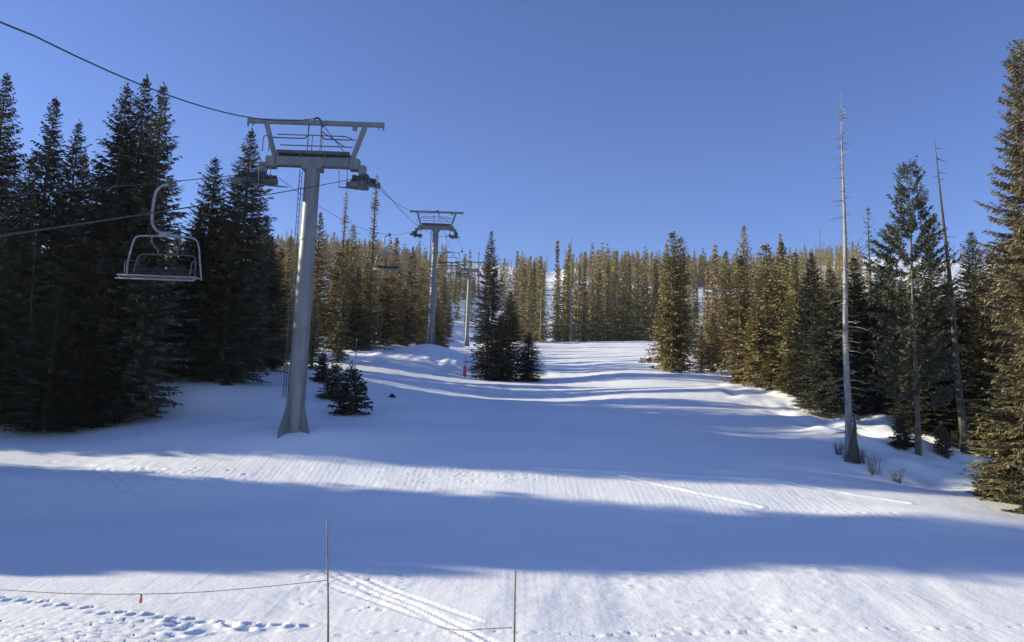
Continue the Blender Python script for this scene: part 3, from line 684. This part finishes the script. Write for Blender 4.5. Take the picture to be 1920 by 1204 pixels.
# ---- chairs
def chair(side,y,label,flip=1,swing=0):
    p=rope_at(side,y);e=empty('lift_chair',p);e.rotation_euler.x=swing;tag(e,label,'lift chair','empty chairs hanging from the chairlift')
    f=flip
    gb=MB();gb.box((0,0,-.02),(.16,.5,.16),None,.03);gb.box((0,.0,-.14),(.12,.24,.14),None,.02);gb.tube([(-.1,-.18,.05),(.1,-.18,.05)],.05,8);gb.build('grip',M['steel2'],e)
    hb=MB();hb.tube(smooth_path([(.12,0,-.1),(-.25,0,-.14),(-.48,0,-.32),(-.56,0,-.62),(-.58,0,-1.3),(-.5,0,-1.68),(-.26,0,-1.9),(.1,0,-1.98)],5),.052,10);hb.build('hanger_arm',M['chair'],e,True)
    sb=MB();sb.box((.08,0,-2.03),(.75,.09,.1),None,.02);sb.box((.0,0,-1.97),(.2,.16,.16),None,.03);sb.build('suspension_bar',M['chair'],e)
    w=1.33
    fr=MB();fr.tube(smooth_path([(-w-.02,.15*f,-3.62),(-w+.05,.0,-3.0),(-w+.17,0,-2.28),(-w+.30,0,-2.10),(-w+.6,0,-2.06),(0,0,-2.06),(w-.6,0,-2.06),(w-.28,0,-2.12),(w-.12,0,-2.38),(w,.0,-3.1),(w+.03,.15*f,-3.62)],6),.034,8)
    fr.build('frame',M['chair'],e,True)
    ib=MB()
    for s in (-1,1): ib.tube(smooth_path([(s*.52,0,-2.06),(s*.5,.05*f,-2.3),(s*.36,.22*f,-2.55),(s*.34,.28*f,-2.7)],5),.03,8)
    ib.tube(smooth_path([(-1.12,.12*f,-3.55),(-1.08,.2*f,-3.0),(-.98,.25*f,-2.72),(-.7,.28*f,-2.68),(0,.28*f,-2.68),(.7,.28*f,-2.68),(.98,.25*f,-2.72),(1.08,.2*f,-3.0),(1.12,.12*f,-3.55)],5),.026,8)
    ib.build('back_frame',M['steel2'],e,True)
    for k in range(4):
        c=-.81+k*.54;b_=MB();b_.box((c,.22*f,-3.28),(.5,.04,.16),Matrix.Rotation(.1*f,3,'X'),.015);b_.build('backrest',M['pad'],e)
        s_=MB();s_.box((c,-.12*f,-3.52),(.49,.48,.07),Matrix.Rotation(-.08*f,3,'X'),.03);s_.build('seat',M['pad'],e)
    st=MB();st.tube([(-w-.08,-.40*f,-3.60),(w+.08,-.40*f,-3.60)],.03,8);st.tube([(-w-.1,-.5*f,-3.74),(w+.05,-.5*f,-3.74)],.03,8)
    st.tube([(-w,.12*f,-3.55),(w,.12*f,-3.55)],.035,8)
    for s in (-1,1): st.tube([(s*(w),.18*f,-3.55),(s*(w),-.40*f,-3.6),(s*w,-.5*f,-3.74)],.03,8)
    st.build('seat_frame',M['chair'],e,True)
    for s in (-1,1):
        a=MB();a.tube(smooth_path([(s*1.16,.1*f,-3.0),(s*1.18,-.15*f,-2.98),(s*1.18,-.38*f,-3.1),(s*1.16,-.42*f,-3.55)],4),.022,6);a.build('armrest',M['steel2'],e,True)
    return e
chair(-1,28.4,'nearest empty chair with a curved hanger, hanging left of the nearest tower')
chair(-1,79,'empty chair on the left rope between the nearest and second towers')
chair(1,89.5,'empty chair on the right rope just in front of the second tower pole',-1)
chair(1,112,'small empty chair on the right rope in front of the farthest tower',-1)
# ---------------------------------------------------------------- foreground poles, cord, markers
def pole(px,py,bpx,d,label):
    t=at(px,py,d);x0=at(bpx,1300,d)[0];zb=g(x0,d);mb=MB();n=16;pts=[];rs=[]
    for i in range(n+1):
        q=i/n;pts.append((( t[0]-x0)*q+.012*math.sin(q*5),0,-.4+(t[2]-zb+.4)*q));rs.append(.026-.012*q)
    e=empty('bamboo_pole',(x0,d,zb));mb.tube(pts,rs,8).build('cane',M['bamboo'],e,True)
    for i in range(1,9):
        q=i/9;k=MB();z=-.4+(t[2]-zb+.4)*q;xx=(t[0]-x0)*q+.012*math.sin(q*5);k.tube([(xx,0,z-.012),(xx,0,z+.012)],(.026-.012*q)*1.18,8);k.build('cane_joint',M['bamboo'],e)
    return tag(e,label,'pole','thin bamboo poles in the foreground'),e
pole(615,977,612,16.6,'taller thin bamboo pole in the foreground, on the left')
pole(968,1070,960,15.6,'shorter thin bamboo pole in the foreground, on the right')
A=at(614,1088,16.6);cp=[]
W=[(-500,1060,19),(-150,1098,18),(0,1106,17.6),(130,1113,17.2),(265,1114,17),(380,1110,16.9),(500,1100,16.7),(614,1088,16.57)]
cp=smooth_path([at(*w) for w in W],6)
o=MB().tube(cp,.008,5).build('boundary_cord',M['cord'],None,True);tag(o,'thin sagging cord tied to the taller bamboo pole running left','cord')
cp=smooth_path([at(960,1177,15.57),at(915,1179,15.7),at(868,1182,15.9),at(820,1176,16.3)],6)
cp=[Vector((p[0],p[1],max(p[2],g(p[0],p[1])+.015))) for p in cp]
o=MB().tube(cp,.009,5).build('boundary_cord',M['cord'],None,True);tag(o,'short cord tied to the shorter bamboo pole and trailing left onto the snow','cord')
p=at(265,1115,17);fl=MB();V=[];n=5
for j in range(5):
    for i in range(3): V.append((.026*(i-1),.012*math.sin(i*2+j*1.3),-.042*j))
V2=[(a,b_+.006,c_) for a,b_,c_ in V];Fc=[(j*3+i,j*3+i+1,j*3+i+4,j*3+i+3) for j in range(4) for i in range(2)]
Fc2=[tuple(15+q for q in f[::-1]) for f in Fc];fl.add(V+V2,Fc+Fc2);o=fl.build('flag_ribbon',M['orange']);o.location=p;tag(o,'small orange ribbon hanging from the sagging cord in the left foreground','flag')
# red padded marker below the lone spruce
x,y=gpix(871,709);e=empty('marker_post',(x,y,g(x,y)));tag(e,'small red marker on the snow left of the lone middle spruce','marker')
MB().tube([(0,0,-.3),(0,0,2.2)],.025,6).build('post',M['bamboo'],e,True)
MB().tube([(0,0,.15),(0,0,.22),(0,0,1.12),(0,0,1.2)],[.13,.17,.14,.08],12).build('pad',M['red'],e,True)
for px,py,h,lb in ((605,668,1.6,'thin post with a pale round top right of the nearest tower pole'),(667,672,1.9,'thin pale post standing on the sunlit snow bench in front of golden spruces')):
    x,y=gpix(px,py,60);e=empty('marker_post',(x,y,g(x,y)));tag(e,lb,'post')
    MB().tube([(0,0,-.3),(0,0,h)],.05,8).build('post',M['bamboo'],e,True)
    if px==605: MB().tube([(0,-.03,h-.1),(0,-.03,h+.25)],[.16,.16],12).build('cap',M['white'],e,True)
    else: MB().tube([(0,0,h-.02),(0,0,h+.12)],[.06,.04],8).build('cap',M['white'],e,True)
# stray prototypes that were never placed
for k,p in PROTO.items():
    if not p['used']:
        print('UNUSED',k)
        for c_ in list(p['root'].children): D.objects.remove(c_)
        D.objects.remove(p['root'])
# ---------------------------------------------------------------- thin mountain air
hm=D.materials.new('air');hm.use_nodes=True;nt=hm.node_tree;nt.nodes.clear();oo=nt.nodes.new('ShaderNodeOutputMaterial');pv=nt.nodes.new('ShaderNodeVolumePrincipled')
pv.inputs['Color'].default_value=(.80,.88,1,1);pv.inputs['Density'].default_value=.00012;pv.inputs['Anisotropy'].default_value=.2;nt.links.new(pv.outputs[0],oo.inputs['Volume'])
z0_,z1_=Z.min()-1,max(Z.max()+22,60);o=MB().box(((xs[0]+xs[-1])/2,(ys[0]+ys[-1])/2,(z0_+z1_)/2),(xs[-1]-xs[0]+20,ys[-1]-ys[0]+20,z1_-z0_)).build('haze',hm);tag(o,'thin cold air over the slope','haze',kind='stuff')
# ---------------------------------------------------------------- light, sky, camera
sd=Vector((math.sin(rad(SAZ))*math.cos(rad(SEL)),math.cos(rad(SAZ))*math.cos(rad(SEL)),math.sin(rad(SEL))))
l=D.lights.new('sun','SUN');l.energy=5.0;l.angle=rad(.55);l.color=(1,.92,.68);lo=D.objects.new('sun',l);COL.objects.link(lo);lo.rotation_euler=sd.to_track_quat('Z','Y').to_euler()
w=D.worlds.new('World');S.world=w;w.use_nodes=True;nt=w.node_tree;bg=nt.nodes['Background']
sk=nt.nodes.new('ShaderNodeTexSky');sk.sky_type='NISHITA';sk.sun_disc=False;sk.sun_elevation=rad(SEL);sk.sun_rotation=rad(SAZ);sk.altitude=3000;sk.air_density=1.0;sk.dust_density=.2;sk.ozone_density=2.5
hs=nt.nodes.new('ShaderNodeHueSaturation');hs.inputs['Saturation'].default_value=1.12;hs.inputs['Hue'].default_value=.517
nt.links.new(sk.outputs[0],hs.inputs['Color']);nt.links.new(hs.outputs[0],bg.inputs[0]);bg.inputs[1].default_value=.124
cam=D.cameras.new('camera');co=D.objects.new('camera',cam);COL.objects.link(co);S.camera=co
cam.sensor_width=36;cam.lens=36*F/1920;cam.clip_start=.1;cam.clip_end=6000
m=Matrix((( RT[0],UP[0],-Fw[0],0),(RT[1],UP[1],-Fw[1],0),(RT[2],UP[2],-Fw[2],0),(0,0,0,1)));co.matrix_world=m
S.view_settings.view_transform='Standard';S.view_settings.look='None';S.view_settings.exposure=.75;S.view_settings.gamma=1
S.render.engine='CYCLES';S.cycles.max_bounces=6;S.cycles.diffuse_bounces=3
